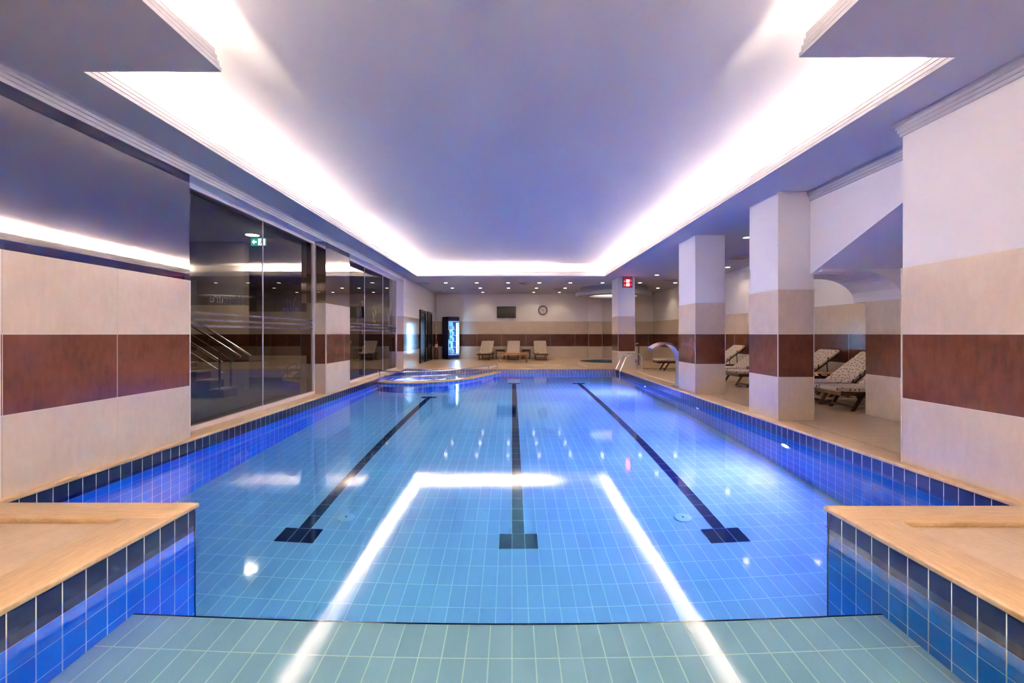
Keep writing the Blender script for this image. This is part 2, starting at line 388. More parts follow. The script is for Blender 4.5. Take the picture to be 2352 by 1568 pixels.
# glass walls
def glass_wall(name, y0, y1, joints, logos, label):
    X = -3.98; zt = HC-.12
    g = empty(name, (X, y0, 0)); g['kind'] = 'structure'; g['label'] = label; L = y1-y0
    fr = MB().box(-.03,.03,0,L,0,.06).box(-.03,.03,0,L,zt-.06,zt).box(-.03,.03,0,.05,.06,zt-.06).box(-.03,.03,L-.05,L,.06,zt-.06)
    fr.build('window_frame', M_CREAMF, g)
    cuts = [.05]+[j-y0 for j in joints]+[L-.05]
    for a, b in zip(cuts[:-1], cuts[1:]): MB().quad((0,a+.006,.06),(0,b-.006,.06),(0,b-.006,zt-.06),(0,a+.006,zt-.06)).build('glass_pane', M_GLASS, g)
    for j in joints: MB().box(-.008,.008,j-y0-.008,j-y0+.008,.06,zt-.06).build('glazing_bar', M_SILVER, g)
    fm = MB()
    for zz in (1.47, 1.385, 1.305): fm.box(.002,.0035,.05,L-.05,zz-.017,zz+.017)
    fm.build('frosted_band', M_FROST, g)
    for yy, kind in logos:
        lm = MB()
        def S_(pts, w0=.010):
            P = [(.004, yy-y0+p[0], 1.66+p[1]) for p in pts]; k = len(P)
            for i in range(k-1):
                a, b = Vector(P[i]), Vector(P[i+1]); t = (b-a).normalized(); q = Vector((0,-t.z,t.y))*w0
                lm.add([a-q,a+q,b+q,b-q], [(0,1,2,3)])
        if kind != 'word':
            S_([(-.20,-.17),(-.15,-.15),(-.10,-.05),(-.10,.06),(-.13,.16)]); S_([(-.13,.16),(-.07,.0),(-.01,-.15)], .013)
            S_([(-.01,-.15),(.0,0),(-.02,.14)], .007); S_([(-.02,.14),(.05,0),(.11,-.15)], .013); S_([(.11,-.15),(.12,0),(.15,.14),(.22,.22)], .007)
        if kind != 'mark':
            sz = .17 if kind == 'full' else .21
            v_, f_ = text_mesh('Mercure', sz); wd = max(v.x for v in v_)
            off = yy-y0+wd/2+(.02 if kind == 'full' else 0); zz = 1.585 if kind == 'full' else 1.62
            lm.add([(.004, off-v.x, zz+v.y) for v in v_], f_)
        lm.build('frosted_logo', M_FROST, g, fix=False)
glass_wall('window_1', 5.27, 9.12, [7.26], [(8.15,'full'),(6.35,'word')], 'smoked glass wall with frosted bands, in front of the staircase')
glass_wall('window_2', 10.47, 15.65, [12.27, 14.0], [(11.75,'mark'),(13.1,'mark'),(14.7,'mark')], 'smoked glass wall with frosted bands, left of the shallow pool')
# room behind the glass
M_GW = wall_tile('stair_room_wall_tile', 'x', 50, 3.0)
mb = MB().box(-9,-5.75,9.75,9.95,0,H1).box(-9,-5.75,9.75,9.95,H1,HC,1); struct('wall_stair', mb, [M_GW, mat('stair_room_paint',(.17,.145,.14),.8)])
M_DK = mat('dark_room_paint', (.10,.085,.08), .8)
mb = MB().box(-9.2,-9,-4,22.4,0,HC).box(-9,-4.12,16.0,16.2,0,HC).box(-9,-4.05,3.0,3.2,0,HC); struct('wall_back_room', mb, M_DK)
mb = MB().box(-9,-5.3,12.6,12.75,0,H1); struct('wall_service', mb, [M_GW])
d = empty('door_3', (-5.0,13.4,0)); d['kind'] = 'structure'; MB().box(-.5,.5,0,.05,0,2.1).build('door_leaf', mat('beige_door',(.40,.33,.26),.5), d); MB().box(-.58,-.5,-.02,.07,0,2.18).box(.5,.58,-.02,.07,0,2.18).box(-.5,.5,-.02,.07,2.1,2.18).build('door_frame', M_DK, d)
# staircase rising to the left behind the glass
st = empty('staircase', (-5.45,8.6,0), 0, 'staircase with pale treads rising to the left behind the smoked glass', 'staircase')
M_TREAD = mat('pale_stone_tread', (.50,.44,.38), .4); M_RISE = mat('stair_side_paint', (.30,.23,.22), .7)
mb = MB(); pr = [(0,0)]; ns = 11
for i in range(ns): pr += [(-.26*i, .165*(i+1)-.03), (-.26*(i+1), .165*(i+1)-.03)]
pr += [(-.26*ns, 0)]
mb.prism(pr, 0, .42, 'y'); mb.build('stair_body', M_RISE, st)
for i in range(ns):
    MB().rbox(-.26*(i+1)+.0, .025-.26*i, -.03, .42, .165*(i+1)-.03, .165*(i+1), .004, 1).build('tread', M_TREAD, st)
sl = .165/.26
def railset(yo, lb):
    r = MB().tube([(.30,yo,.765),(.12,yo,.885),(-2.3,yo,.945+sl*2.3)],.024,12).build('handrail', M_STEEL, st)
    for h in (.445,.645): MB().tube([(-.04,yo,h+.02),(-2.3,yo,h+sl*2.3)],.010,8).build('lower_rail', M_STEEL, r)
    for k in (-.10,-1.14,-2.18):
        zb = .165*(int(-k/.26)+1); MB().tube([(k,yo,zb),(k,yo,.965-k*sl)],.022,12).build('post', M_STEEL, r)
railset(.04, 'near'); railset(.38, 'far')
# exit sign behind the glass
es = empty('exit_sign', (-4.965,8.9,2.93), 0, 'green illuminated exit sign with left arrow hanging behind the smoked glass', 'sign')
MB().rbox(-.145,.145,0,.025,0,.145,.004,1).build('sign_panel', emitter('exit_green', (.0,.30,.22), 2.6), es)
MB().box(.0,.135,-.003,0,.008,.137).build('white_field', emitter('exit_white', (.75,1,.95), 3.6), es)
MB().add([(-.125,-.003,.072),(-.075,-.003,.125),(-.075,-.003,.09),(-.03,-.003,.09),(-.03,-.003,.055),(-.075,-.003,.055),(-.075,-.003,.02)], [(0,1,2,5,6),(2,3,4,5)]).build('arrow', emitter('exit_arrow', (.8,1,.95), 4), es)
mb = MB().tube([(.075,-.005,.118),(.075,-.005,.119)],.001,3)
mb.add([(.07+.012*math.cos(q*PI/5),-.005,.117+.012*math.sin(q*PI/5)) for q in range(10)], [tuple(range(10))])
mb.add([(.05,-.005,.1),(.095,-.005,.1),(.085,-.005,.06),(.11,-.005,.02),(.095,-.005,.02),(.07,-.005,.055),(.045,-.005,.02),(.03,-.005,.02),(.058,-.005,.07)], [(0,1,2,8),(2,3,4,5),(8,2,5,6,7)])
mb.build('running_figure', emitter('exit_figure', (.0,.30,.22), 2), es)
for hx_ in (-.1,.1): MB().tube([(hx_,.012,.145),(hx_,.012,HC-2.93)],.004,6).build('hanger', M_BLACK, es)
# ---------------------------------------------------------------- right side
def pillar(x0, x1, y0, y1, label, h=H1):
    p = empty('tiled_pillar', (x0, y0, 0), 0, label, 'pillar'); W = x1-x0; D = y1-y0
    MB().box(0,W,0,D,0,h).build('tile_cladding', M_TP, p)
    MB().box(.004,W-.004,.004,D-.004,h,HC).build('plaster_shaft', M_WHITE, p)
    MB().box(-.004,.006,-.004,.006,0,h).box(W-.006,W+.004,-.004,.006,0,h).build('corner_trim', M_TRIM, p)
    return p
pillar(3.70,4.20,6.33,7.10,'tiled pillar nearest the camera on the right pool side, beside the sloping bulkhead')
pillar(3.66,4.26,9.09,9.99,'middle free standing tiled pillar on the right pool side, hiding the water spout base')
pillar(3.70,4.29,15.87,16.84,'farthest tiled pillar on the right, beside the pool ladder and red digital display')
pillar(3.70,4.36,21.98,22.28,'shallow tiled pilaster against the far wall behind the round whirlpool')
mb = MB().box(3.66,4.13,-4,4.27,0,H1).box(3.664,4.126,-4,4.266,H1,HC,1).box(3.652,3.664,4.262,4.274,0,H1,2)
struct('wall_right_near', mb, [M_TP, M_WHITE, M_TRIM], 'broad tiled wall pier at the right edge of the pool')
# sloping stair bulkhead, low ceiling, arch
mb = MB().prism([(6.33,HC+.01),(6.33,2.03),(4.3,2.80),(4.3,HC+.01)], 4.15, 5.32, 'x')
arc = [(4.21,HC+.01),(4.21,2.05),(4.75,2.05)]+[(4.75+.55*math.sin(a*PI/16),1.68+.37*math.cos(a*PI/16)) for a in range(1,9)]+[(6.9,1.68),(6.9,HC+.01)]
mb.prism(arc, 6.18, 7.05, 'y')
struct('wall_bulkhead', mb, M_WHITE, 'white sloping underside of a staircase over the gallery')
mb = MB().box(5.3,6.9,2.0,6.82,0,1.68); mb.box(5.304,6.9,2.0,6.816,1.68,HC,1)
struct('wall_stub', mb, [M_TP, M_WHITE], 'short tiled return wall under the sloping bulkhead')
mb = MB().box(RW,RW+.2,-4,FW+.2,0,H1).box(RW+.003,RW+.2,-4,FW+.2,H1,HC,1); struct('wall_right', mb, [M_TYR, M_WHITE])
mb = MB().box(-4.1,RW,FW,FW+.2,0,H1).box(-4.1,RW,FW+.003,FW+.2,H1,HC,1); struct('wall_far', mb, [M_TX, M_WHITE])
mb = MB().box(-9,RW+.2,-4.2,-4,0,H1).box(-9,RW+.2,-4.2,-4,H1,HC,1); struct('wall_back', mb, [M_TX, M_WHITE])
# ---------------------------------------------------------------- deck and pool shell
CT = .03; OV = .02
WP = (4.30, 20.2, 1.25)                       # round whirlpool centre and radius
mb = MB()
mb.box(XR+.30,RW,YR,15.8,-.2,0).box(-4.15,7.0,15.8+.3,18.0,-.2,0)
mb.box(-4.15,2.2,18.0,FW,-.2,0)
cx, cy, cr = WP; x0, x1, y0, y1 = 2.2, 7.0, 18.0, FW; NN = 64; ci = []; ou = []
for k in range(NN):
    a = 2*PI*(k+.5)/NN; c_, s_ = math.cos(a), math.sin(a); ci.append((cx+cr*c_, cy+cr*s_))
    tt = min((x1-cx)/c_ if c_ > 0 else (x0-cx)/c_, (y1-cy)/s_ if s_ > 0 else (y0-cy)/s_); ou.append((cx+tt*c_, cy+tt*s_))
for cxx, cyy in ((x0,y0),(x1,y0),(x1,y1),(x0,y1)):
    k = min(range(NN), key=lambda k: (ou[k][0]-cxx)**2+(ou[k][1]-cyy)**2); ou[k] = (cxx,cyy)
vs = [(*p,0) for p in ci]+[(*p,0) for p in ou]; mb.add(vs, [(k,(k+1)%NN,NN+(k+1)%NN,NN+k) for k in range(NN)])
# near recessed slabs beside the bay, and floor behind the camera
mb.box(-9,NL-.30,-4,YL-.27,-.2,-.028,1).box(NR+.30,7,-4,YR-.27,-.2,-.028,1).box(NL-.3,NR+.3,-4,YB-.3,-.2,0,1)
mb.box(-3.99,XL-.28,YL,15.8,-.2,0)
fl = struct('floor', mb, [M_DECK, M_DECKN], 'beige travertine pool deck')
struct('floor_back_room', MB().box(-9,-3.99,3.2,16.1,-.2,.0), M_CARPET)
# whirlpool basin
M_MOS = pool_tile('blue_mosaic', 'x', 'z', (.03,.07,.16), (.06,.14,.26), pu=.09, pv=.06, g=.008, grout=(.35,.38,.40)); 
mb = MB(); vs = []
for z, r in ((0.001,cr+.03),(-.0,cr),(-.7,cr)):
    for k in range(NN): a = 2*PI*k/NN; vs.append((cx+r*math.cos(a), cy+r*math.sin(a), z))
fs = [(j*NN+k, j*NN+(k+1)%NN, (j+1)*NN+(k+1)%NN, (j+1)*NN+k) for j in range(2) for k in range(NN)]; fs.append([2*NN+k for k in range(NN)])
mb.add(vs, fs); thing('round_whirlpool', mb, M_MOS, 'round sunken whirlpool basin lined with blue mosaic at far right', 'whirlpool')
mb = MB(); mb.add([(cx+(cr-.002)*math.cos(2*PI*k/NN), cy+(cr-.002)*math.sin(2*PI*k/NN), -.10) for k in range(NN)], [tuple(range(NN))])
tag(mb.build('whirlpool_water', M_WATER), 'still water in the round whirlpool', 'water', None, 'stuff')
# coping
def cope(x0, x1, y0, y1, mi, mb, z1=0.0, z0=-CT-.004): mb.rbox(x0, x1, y0, y1, z0, z1, .010, 3, mi)
mb = MB()
cope(NL-.30, NL+OV, YB-.3, YL+OV, 0, mb); cope(NL-1.60, NL+OV-.0005, YL-.27, YL+OV-.0005, 1, mb, z1=.0005)
cope(NR-OV, NR+.30, YB-.3, YR+OV, 0, mb); cope(NR-OV+.0005, 6.9, YR-.27, YR+OV-.0005, 1, mb, z1=.0005)
cope(NL, NR, YB-.3, YB+OV, 1, mb)
cope(XL-.28, XL+OV, YL, YF, 0, mb); cope(XR-OV, XR+.30, YR, YF, 0, mb); cope(XL-.28, XR+.30, YF-OV, YF+.3, 1, mb)
struct('trim_6', mb, [M_COPE_Y, M_COPE_X], 'honey coloured travertine coping round the pool')
# navy rim tiles and blue pool walls
RZ = -.275
mb = MB(); D = .15
mb.box(XL-D,XL,YL-.0,YF,RZ,-CT).box(XR,XR+D,YR,YF,RZ,-CT).box(NL-D,NL,YB,YL,RZ,-CT).box(NR,NR+D,YB,YR,RZ,-CT)
struct('trim_7', mb, M_NY, 'navy waterline tiles along the pool sides')
struct('trim_8', MB().box(XL,XR,YF,YF+D,RZ,-CT), M_NX, 'narrow white and navy striped waterline tiles at the far end')
struct('trim_9', MB().box(XL-D,NL-.001,YL-D,YL,RZ,-CT).box(NR+.001,XR+D,YR-D,YR,RZ,-CT).box(NL,NR,YB-D,YB,RZ,-CT), M_NAVY)
mb = MB()
mb.box(XL-D,XL,YL,YF,FZ,RZ,0).box(XR,XR+D,YR,YF,FZ,RZ,0).box(NL-D,NL,YB,YL,FZ,RZ,0).box(NR,NR+D,YB,YR,FZ,RZ,0)
mb.box(XL-D,XR+D,YF,YF+D,FZ,RZ,1).box(XL-D,NL-.001,YL-D,YL,FZ,RZ,1).box(NR+.001,XR+D,YR-D,YR,FZ,RZ,1).box(NL,NR,YB-D,YB,FZ,RZ,1)
mb.box(XL-D,XR+D,YB,YF+D,FZ-.1,FZ,2)
struct('pool_basin', mb, [M_PWY, M_PWX, M_PF], 'pool basin lined with light blue tiles')
mb = MB().box(NL,NR,YB,2.70,FZ,SZ,0).box(NL,NR,2.70,2.712,SZ-.045,SZ+.002,1)
struct('pool_step', mb, [M_PS, M_NAVY], 'submerged tiled step with a dark edge at the near end')
struct('trim_10', MB().box(NL-.008,NL+.003,YL-.008,YL+.003,FZ,-CT).box(NR-.003,NR+.008,YR-.008,YR+.003,FZ,-CT), M_NAVY)
# lane markings
p = .1265
def lane(i0, ya, yb, label, tb=True):
    mb = MB(); z0, z1 = FZ, FZ+.004
    mb.box(i0*p,(i0+1)*p,ya+.25,yb-.25,z0,z1).box((i0-1)*p,(i0+2)*p,ya,ya+.25,z0,z1).box((i0-1)*p,(i0+2)*p,yb-.25,yb,z0,z1)
    return thing('lane_marking', mb, M_NF, label, 'lane marking', None)
lane(-17, 4.335, 11.585, 'dark tiled lane line on the pool floor, leftmost and shortest of the three')
lane(0, 4.335, 14.335, 'dark tiled lane line down the middle of the pool floor')
lane(16, 4.335, 14.335, 'dark tiled lane line on the pool floor, rightmost of the three')
# floor inlets
import math as _m
for (ix, iy, lb) in ((-1.76,4.83,'left'),(1.81,4.82,'right')):
    r = empty('floor_inlet', (ix,iy,FZ+.0005), 0, 'round white water inlet on the pool floor beside the %s lane line' % lb, 'pool inlet')
    MB().lathe([(.088,0),(.085,.010),(.06,.018),(.018,.018)],24).build('cover_plate', mat('white_plastic',(.75,.80,.72),.4), r)
    MB().lathe([(.012,.018),(.012,.0205),(.0,.0205)],12).build('center_screw', M_BLACK, r)
# ---------------------------------------------------------------- curved wall of the shallow pool
ctrl = [(-3.74,12.50),(-3.32,12.25),(-2.88,12.14),(-2.10,12.41),(-1.35,13.11),(-.78,14.33),(-.46,15.30),(-.35,15.82)]
CZ = -.09     # top of the curved wall, lower than the deck
def smooth(pts, k=8):
    P = [Vector(q) for q in pts]; P = [P[0]*2-P[1]]+P+[P[-1]*2-P[-2]]; out = []
    for i in range(1, len(P)-2):
        for j in range(k):
            t = j/k; a,b,c,d = P[i-1:i+3]
            out.append(.5*((2*b)+(-a+c)*t+(2*a-5*b+4*c-d)*t*t+(-a+3*b-3*c+d)*t**3))
    out.append(P[-2]); return out
A = smooth([(q[0],q[1],0) for q in ctrl])
def offs(A, d):
    out = []
    for i, q in enumerate(A):
        t = (A[min(i+1,len(A)-1)]-A[max(i-1,0)]).normalized(); out.append(q+Vector((-t.y,t.x,0))*d)
    return out
def sweep(profile, A, mb, mi=0, smoothf=True):
    # profile: closed list of (offset, z)
    R = [offs(A, o) for o, z in profile]; K = len(A); M_ = len(profile)
    vs = [(R[m][i].x, R[m][i].y, profile[m][1]) for m in range(M_) for i in range(K)]
    fs = [(m*K+i, m*K+i+1, ((m+1)%M_)*K+i+1, ((m+1)%M_)*K+i) for m in range(M_) for i in range(K-1)]
    fs += [[m*K for m in range(M_)], [m*K+K-1 for m in range(M_)][::-1]]; mb.add(vs, fs, mi, smoothf)
mb = MB(); sweep([(o_, z_+CZ) for o_, z_ in [(0,-.02),(.004,-.006),(.014,0),(.27,0),(.282,-.006),(.286,-.02),(.282,-.036),(.27,-.04),(.014,-.04),(.004,-.034)]], A, mb)
cw = struct('curved_wall', mb, M_COPE_Y, 'honey stone coping curving round the shallow pool')
mb = MB(); sweep([(.022,FZ),(.022,CZ-.04),(.264,CZ-.04),(.264,FZ)], A, mb); struct('wall_face', mb, M_PWX, None, cw)
In = offs(A, .26)
mb = MB(); mb.add([(q.x,q.y,-.72) for q in In]+[(XL,YF,-.72)], [tuple(range(len(In)+1))]); struct('pool_floor_shallow', mb, M_PF)
# railing on the curve
rl = empty('curved_railing', (0,0,0), 0, 'low curved stainless railing of three bars on the shallow pool wall', 'railing')
C = offs(A, .14); C = [q for q in C if q.x < -.28]
def at_h(h, lst): return [(q.x,q.y,h) for q in lst]
MB().tube(at_h(CZ+.27, [Vector((-3.72,12.62,0))]+C[4:-3]), .019, 12).build('top_rail', M_CHROME, rl)
for h in (.145,.03): MB().tube(at_h(CZ+h, C[3:-4]), .008, 8).build('lower_rail', M_CHROME, rl)
def nearest_px(px): return min(C, key=lambda q: abs(1177+q.x*1045/q.y-px))
for px in (872, 977, 1067, 1122, 1143):
    q = nearest_px(px); MB().tube([(q.x,q.y,CZ),(q.x,q.y,CZ+.26)], .013, 10).lathe([(.032,.0),(.030,.008),(.013,.010)],16,c=(q.x,q.y,CZ)).build('post', M_CHROME, rl)
# ---------------------------------------------------------------- water
F_ = [q for q in offs(A, .018)]; I_ = [q for q in offs(A, .268)]
main = [(NL,YB),(NR,YB),(NR,3.2),(XR,3.2),(XR,YF)]+[(q.x,q.y) for q in F_[::-1]]+[(XL,3.2),(NL,3.2)]
mb = MB().add([(a,b,WZ) for a,b in main], [tuple(range(len(main)))])
wo = mb.build('pool_water', M_WATER, fix=False); tag(wo, 'clear calm blue water filling the swimming pool', 'water', None, 'stuff')
kid = [(XL,YF)]+[(q.x,q.y) for q in I_]
mb = MB().add([(a,b,WZ) for a,b in kid], [tuple(range(len(kid)))])
wk = mb.build('shallow_pool_water', M_WATER, fix=False); tag(wk, 'violet lit water inside the curved shallow pool', 'water', None, 'stuff')
# ---------------------------------------------------------------- underwater lamps
M_RING = mat('lamp_ring', (.6,.65,.75), .25, .4)
def uw(loc, rot, on, label, watts, col=LED_COL):
    e = empty('underwater_lamp', loc, rot, label, 'pool lamp')
    Mx = Matrix.Rotation(PI/2, 4, 'Y')
    MB().lathe([(.115,0),(.115,-.012),(.085,-.022),(.08,-.012)],28,M=Mx).build('lamp_ring', M_RING, e)
    MB().lathe([(.08,-.012),(.05,-.02),(0,-.022)],24,M=Mx).build('lamp_lens', emitter('led_lens', (.55,.62,1.0), on), e)
    if watts: area('lamp_light', (-.05,0,0), (0,PI/2,0), col, watts, .14, parent=e)
for y, on, wt, lb in ((5.97,16,1.0,'bright underwater lamp in the right pool wall, nearest to the camera'),(8.8,1.2,.35,'dim underwater lamp in the right pool wall, the middle one'),(12.25,12,1.2,'bright underwater lamp in the right pool wall, the farthest one')):
    uw((XR,y,-.66), 0, on, lb, LED_W*wt)
uw((XL,14.0,-.45), PI, 3, 'underwater lamp in the left wall of the shallow pool', LED_W*.22, (.22,.16,1.0))
# ---------------------------------------------------------------- downlights
def make_down():
    e = empty('downlight', (0,0,0), 0, 'x', 'ceiling light')
    MB().lathe([(.062,0.0),(.085,-.004),(.09,-.001),(.09,.002)],24).build('lamp_ring', mat('white_ring',(.8,.78,.75),.4), e)
    MB().lathe([(.0,-.001),(.062,-.0012),(.062,.002)],20).build('lamp_lens', M_LENS, e)
    d = bpy.data.lights.new('downlight_beam', 'SPOT'); d.energy = DOWN_W; d.color = (1,.80,.58); d.spot_size = math.radians(125); d.spot_blend = .6; d.shadow_soft_size = .06; d.cycles.use_multiple_importance_sampling = False
    o = bpy.data.objects.new('downlight_beam', d); COL.objects.link(o); o.parent = e; o.location = (0,0,-.03)
    return e
ORD = ['first','second','third','fourth','fifth','sixth','seventh','eighth','ninth']
proto = None
def down(x, y, label, group, sc=1.0):
    global proto
    if proto is None: proto = make_down(); o = proto
    else: o = copy_tree(proto)
    o.location = (x, y, HC); o['label'] = label; o['group'] = group
    if sc != 1: o.scale = (sc,sc,1)
    return o
rows = [(17.6,[1025,1096,1168,1240,1311,1385,1471,1552],'nearest'),(19.6,[1040,1104,1169,1233,1299,1512],'middle'),(21.6,[1110,1227,1286],'rearmost')]
for y, pxs, nm in rows:
    for i, px in enumerate(pxs):
        down((px-1177)/1045*y, y, 'recessed downlight, %s from the left in the %s row over the far deck' % (ORD[i], nm), 'downlights over the far deck')
gal = [(4.87,15.3,'by the farthest pillar'),(5.04,13.5,'beyond the middle pillar'),(6.4,13.5,'near the wall above the spotted loungers'),(4.82,9.35,'between the middle and near pillars'),(6.29,9.35,'hidden behind the near pillar by the wall')]
for x, y, nm in gal: down(x, y, 'recessed downlight in the right gallery ceiling %s' % nm, 'downlights in the right gallery')
near_fill = None  # unseen fill lamps added to brighten the near walls, built like the downlights
for x, y, nm in ((-3.0,-.7,'left of the camera'),(2.75,-.7,'right of the camera'),(-3.0,-2.6,'behind the camera on the left'),(2.75,-2.6,'behind the camera on the right'),(-1.2,-3.3,'near the back wall, left'),(1.2,-3.3,'near the back wall, right')):
    o = down(x, y, 'added unseen fill lamp in the near ceiling, %s' % nm, 'added fill lamps behind the camera')
    for ch in o.children:
        if ch.type == 'LIGHT':
            if near_fill is None: near_fill = ch.data.copy(); near_fill.energy = NEAR_FILL_W; near_fill.spot_size = math.radians(150); near_fill.spot_blend = .9
            ch.data = near_fill
g = empty('room_lamp', (-5.2,9.11,HC), 0, 'large bright round ceiling lamp behind the smoked glass', 'ceiling light')
MB().lathe([(.12,0),(.135,-.004),(.14,0)],24).build('lamp_ring', M_STEEL, g); MB().lathe([(0,-.003),(.12,-.003),(.12,.0)],24).build('lamp_lens', M_LENSG, g)
# ceiling vents
def vent(x, y, label, rnd=False):
    e = empty('ceiling_vent', (x,y,HC), 0, label, 'air vent'); mw = mat('vent_paint', (.42,.40,.40), .5)
    if rnd:
        for r, zz in ((.26,-.012),(.19,-.03),(.11,-.045)): MB().lathe([(r,0),(r,zz),(r-.04,zz),(r-.05,0)],28).build('cone_ring', mw, e)
    else:
        MB().box(-.22,.22,-.22,-.18,-.014,0).box(-.22,.22,.18,.22,-.014,0).box(-.22,-.18,-.18,.18,-.014,0).box(.18,.22,-.18,.18,-.014,0).build('frame', mw, e)
        MB().box(-.18,.18,-.18,.18,-.002,0).build('backing', M_BLACK, e)
        for k in range(6): MB().box(-.18,.18,-.165+.06*k,-.145+.06*k,-.012,-.003).build('slat', mw, e)
vent(-3.45,17.7,'square ceiling vent near the left wall, beside the first downlight'); vent(-3.35,20.9,'square ceiling vent above the drinks fridge')
vent(-1.7,20.1,'square ceiling vent over the leftmost far lounger'); vent(.48,17.8,'round stepped ceiling diffuser over the far deck', True)
vent(2.04,20.1,'square ceiling vent right of the clock'); vent(5.8,16.8,'square ceiling vent in the gallery by the farthest pillar'); vent(5.9,11.8,'square ceiling vent in the gallery seen between two pillars')
# round ceiling feature over the whirlpool
e = empty('round_ceiling_canopy', (4.35,19.6,0), 0, 'round white drop ceiling ring with a glowing centre over the whirlpool', 'ceiling feature')
MB().lathe([(1.40,HC+.005),(1.40,2.97)],64).build('drum', M_CEIL, e)
MB().lathe([(1.40,2.972),(1.60,2.972),(1.60,2.82),(1.02,2.82),(1.0,2.84),(1.0,2.97)],64).build('ring', M_CEIL, e)
MB().lathe([(0,2.90),(1.0,2.90),(1.0,2.905)],48).build('light_panel', emitter('canopy_glow', (1,.86,.72), 1.3), e)
# ---------------------------------------------------------------- far wall objects
tv = empty('television', (.0,FW-.09,0), 0, 'wall mounted flat black television on the far wall', 'television')
x0, x1, z0, z1 = (1142-1177)/1045*22.2, (1186-1177)/1045*22.2, 1.2+37*22.2/1045, 1.2+63.5*22.2/1045
MB().rbox(x0,x1,0,.05,z0,z1,.008,2).build('casing', M_BLACK, tv)
MB().box(x0+.022,x1-.022,-.002,0,z0+.03,z1-.022).build('screen', M_SCREEN, tv)
MB().box((x0+x1)/2-.03,(x0+x1)/2+.03,-.003,0,z0+.010,z0+.018).build('logo', M_SILVER, tv)
MB().box((x0+x1)/2-.15,(x0+x1)/2+.15,.05,.09,z0+.15,z1-.15).build('wall_bracket', M_BLACK, tv)
ck = empty('wall_clock', (1.51,FW,2.37), 0, 'round wall clock with dark rim and pale face on the far wall', 'clock')
Mx = Matrix.Rotation(PI/2, 4, 'X')
MB().lathe([(.19,0),(.225,.0),(.228,.03),(.215,.045),(.195,.04),(.19,.02)],40,M=Mx,cap=False).build('rim', mat('dark_clock_rim',(.05,.018,.016),.3), ck)
MB().lathe([(0,.018),(.192,.018),(.192,.0)],40,M=Mx).build('clock_face', mat('clock_face_grey',(.60,.57,.57),.6), ck)
for k in range(12):
    a = PI/6*k; rm = Matrix.Rotation(-a, 4, 'Y'); r0 = .135 if k%3 == 0 else .145
    MB().box(-.009,.009,-.022,-.020,r0,.172,M=rm).build('hour_mark', M_BLACK, ck)
def hand(ang, L, wd): return MB().add([(-wd,-.026,-.03),(wd,-.026,-.03),(wd*.5,-.026,L),(-wd*.5,-.026,L)], [(0,1,2,3)], M=Matrix.Rotation(ang, 4, 'Y')) 
hand(math.radians(150),.085,.010).build('hour_hand', M_BLACK, ck); hand(math.radians(-56),.13,.007).build('minute_hand', M_BLACK, ck)
# drinks fridge
fg = empty('drinks_fridge', (-2.95,21.85,0), math.radians(38), 'tall navy drinks fridge with glowing blue glass door in the far left corner', 'fridge')
NB = mat('navy_enamel', (.010,.020,.12), .3)
FWD, FD, FH = .60, .55, 2.02
mb = MB().box(-FWD/2,-FWD/2+.03,-FD/2,FD/2,.06,FH).box(FWD/2-.03,FWD/2,-FD/2,FD/2,.06,FH).box(-FWD/2,FWD/2,FD/2-.03,FD/2,.06,FH).box(-FWD/2,FWD/2,-FD/2,FD/2,FH-.2,FH).box(-FWD/2,FWD/2,-FD/2,FD/2,.06,.22)
mb.build('cabinet', NB, fg)
MB().box(-FWD/2+.03,FWD/2-.03,FD/2-.035,FD/2-.03,.22,FH-.2).build('inner_lining', mat('pale_lining',(.25,.5,.8),.5), fg)
MB().rbox(-FWD/2,FWD/2,-FD/2-.04,-FD/2,FH-.19,FH,.01,2).build('header_panel', mat('dark_header',(.012,.012,.03),.3), fg)
df = MB().box(-FWD/2,-FWD/2+.045,-FD/2-.04,-FD/2,.2,FH-.2).box(FWD/2-.045,FWD/2,-FD/2-.04,-FD/2,.2,FH-.2).box(-FWD/2+.045,FWD/2-.045,-FD/2-.04,-FD/2,.2,.245).box(-FWD/2+.045,FWD/2-.045,-FD/2-.04,-FD/2,FH-.245,FH-.2)
dr = df.build('door', mat('grey_door_frame',(.30,.34,.45),.35), fg)
MB().quad((-FWD/2+.045,-FD/2-.02,.245),(FWD/2-.045,-FD/2-.02,.245),(FWD/2-.045,-FD/2-.02,FH-.245),(-FWD/2+.045,-FD/2-.02,FH-.245)).build('glass_pane', M_CLEAR, dr)
MB().rbox(-FWD/2+.01,-FWD/2+.035,-FD/2-.07,-FD/2-.04,.95,1.4,.005,2).build('handle', M_BLACK, dr)
for sx in (-1,1):
    for sy in (-1,1): MB().lathe([(.02,0),(.02,.06)],10,c=(sx*.25,sy*.22,0)).build('foot', M_BLACK, fg)
MB().box(.195,.235,-.24,-.20,.28,1.72).build('light_tube', emitter('blue_tube', (.40,.72,1.0), 45), fg)
sh = [.30,.58,.86,1.14,1.42]
M_SH = mat('wire_shelf', (.5,.6,.8), .3)
for z in sh: MB().box(-.26,.19,-.21,.23,z-.012,z-.002).build('shelf', M_SH, fg)
fm = Matrix.Translation((-2.95,21.85,0)) @ Matrix.Rotation(math.radians(38),4,'Z')
names = ['lowest','second lowest','middle','second highest','highest']
bc = [mat('bottle_blue',(.05,.3,.7),.2), mat('bottle_dark',(.02,.01,.02),.2), mat('bottle_amber',(.35,.12,.04),.2), mat('bottle_white',(.7,.75,.85),.3)]
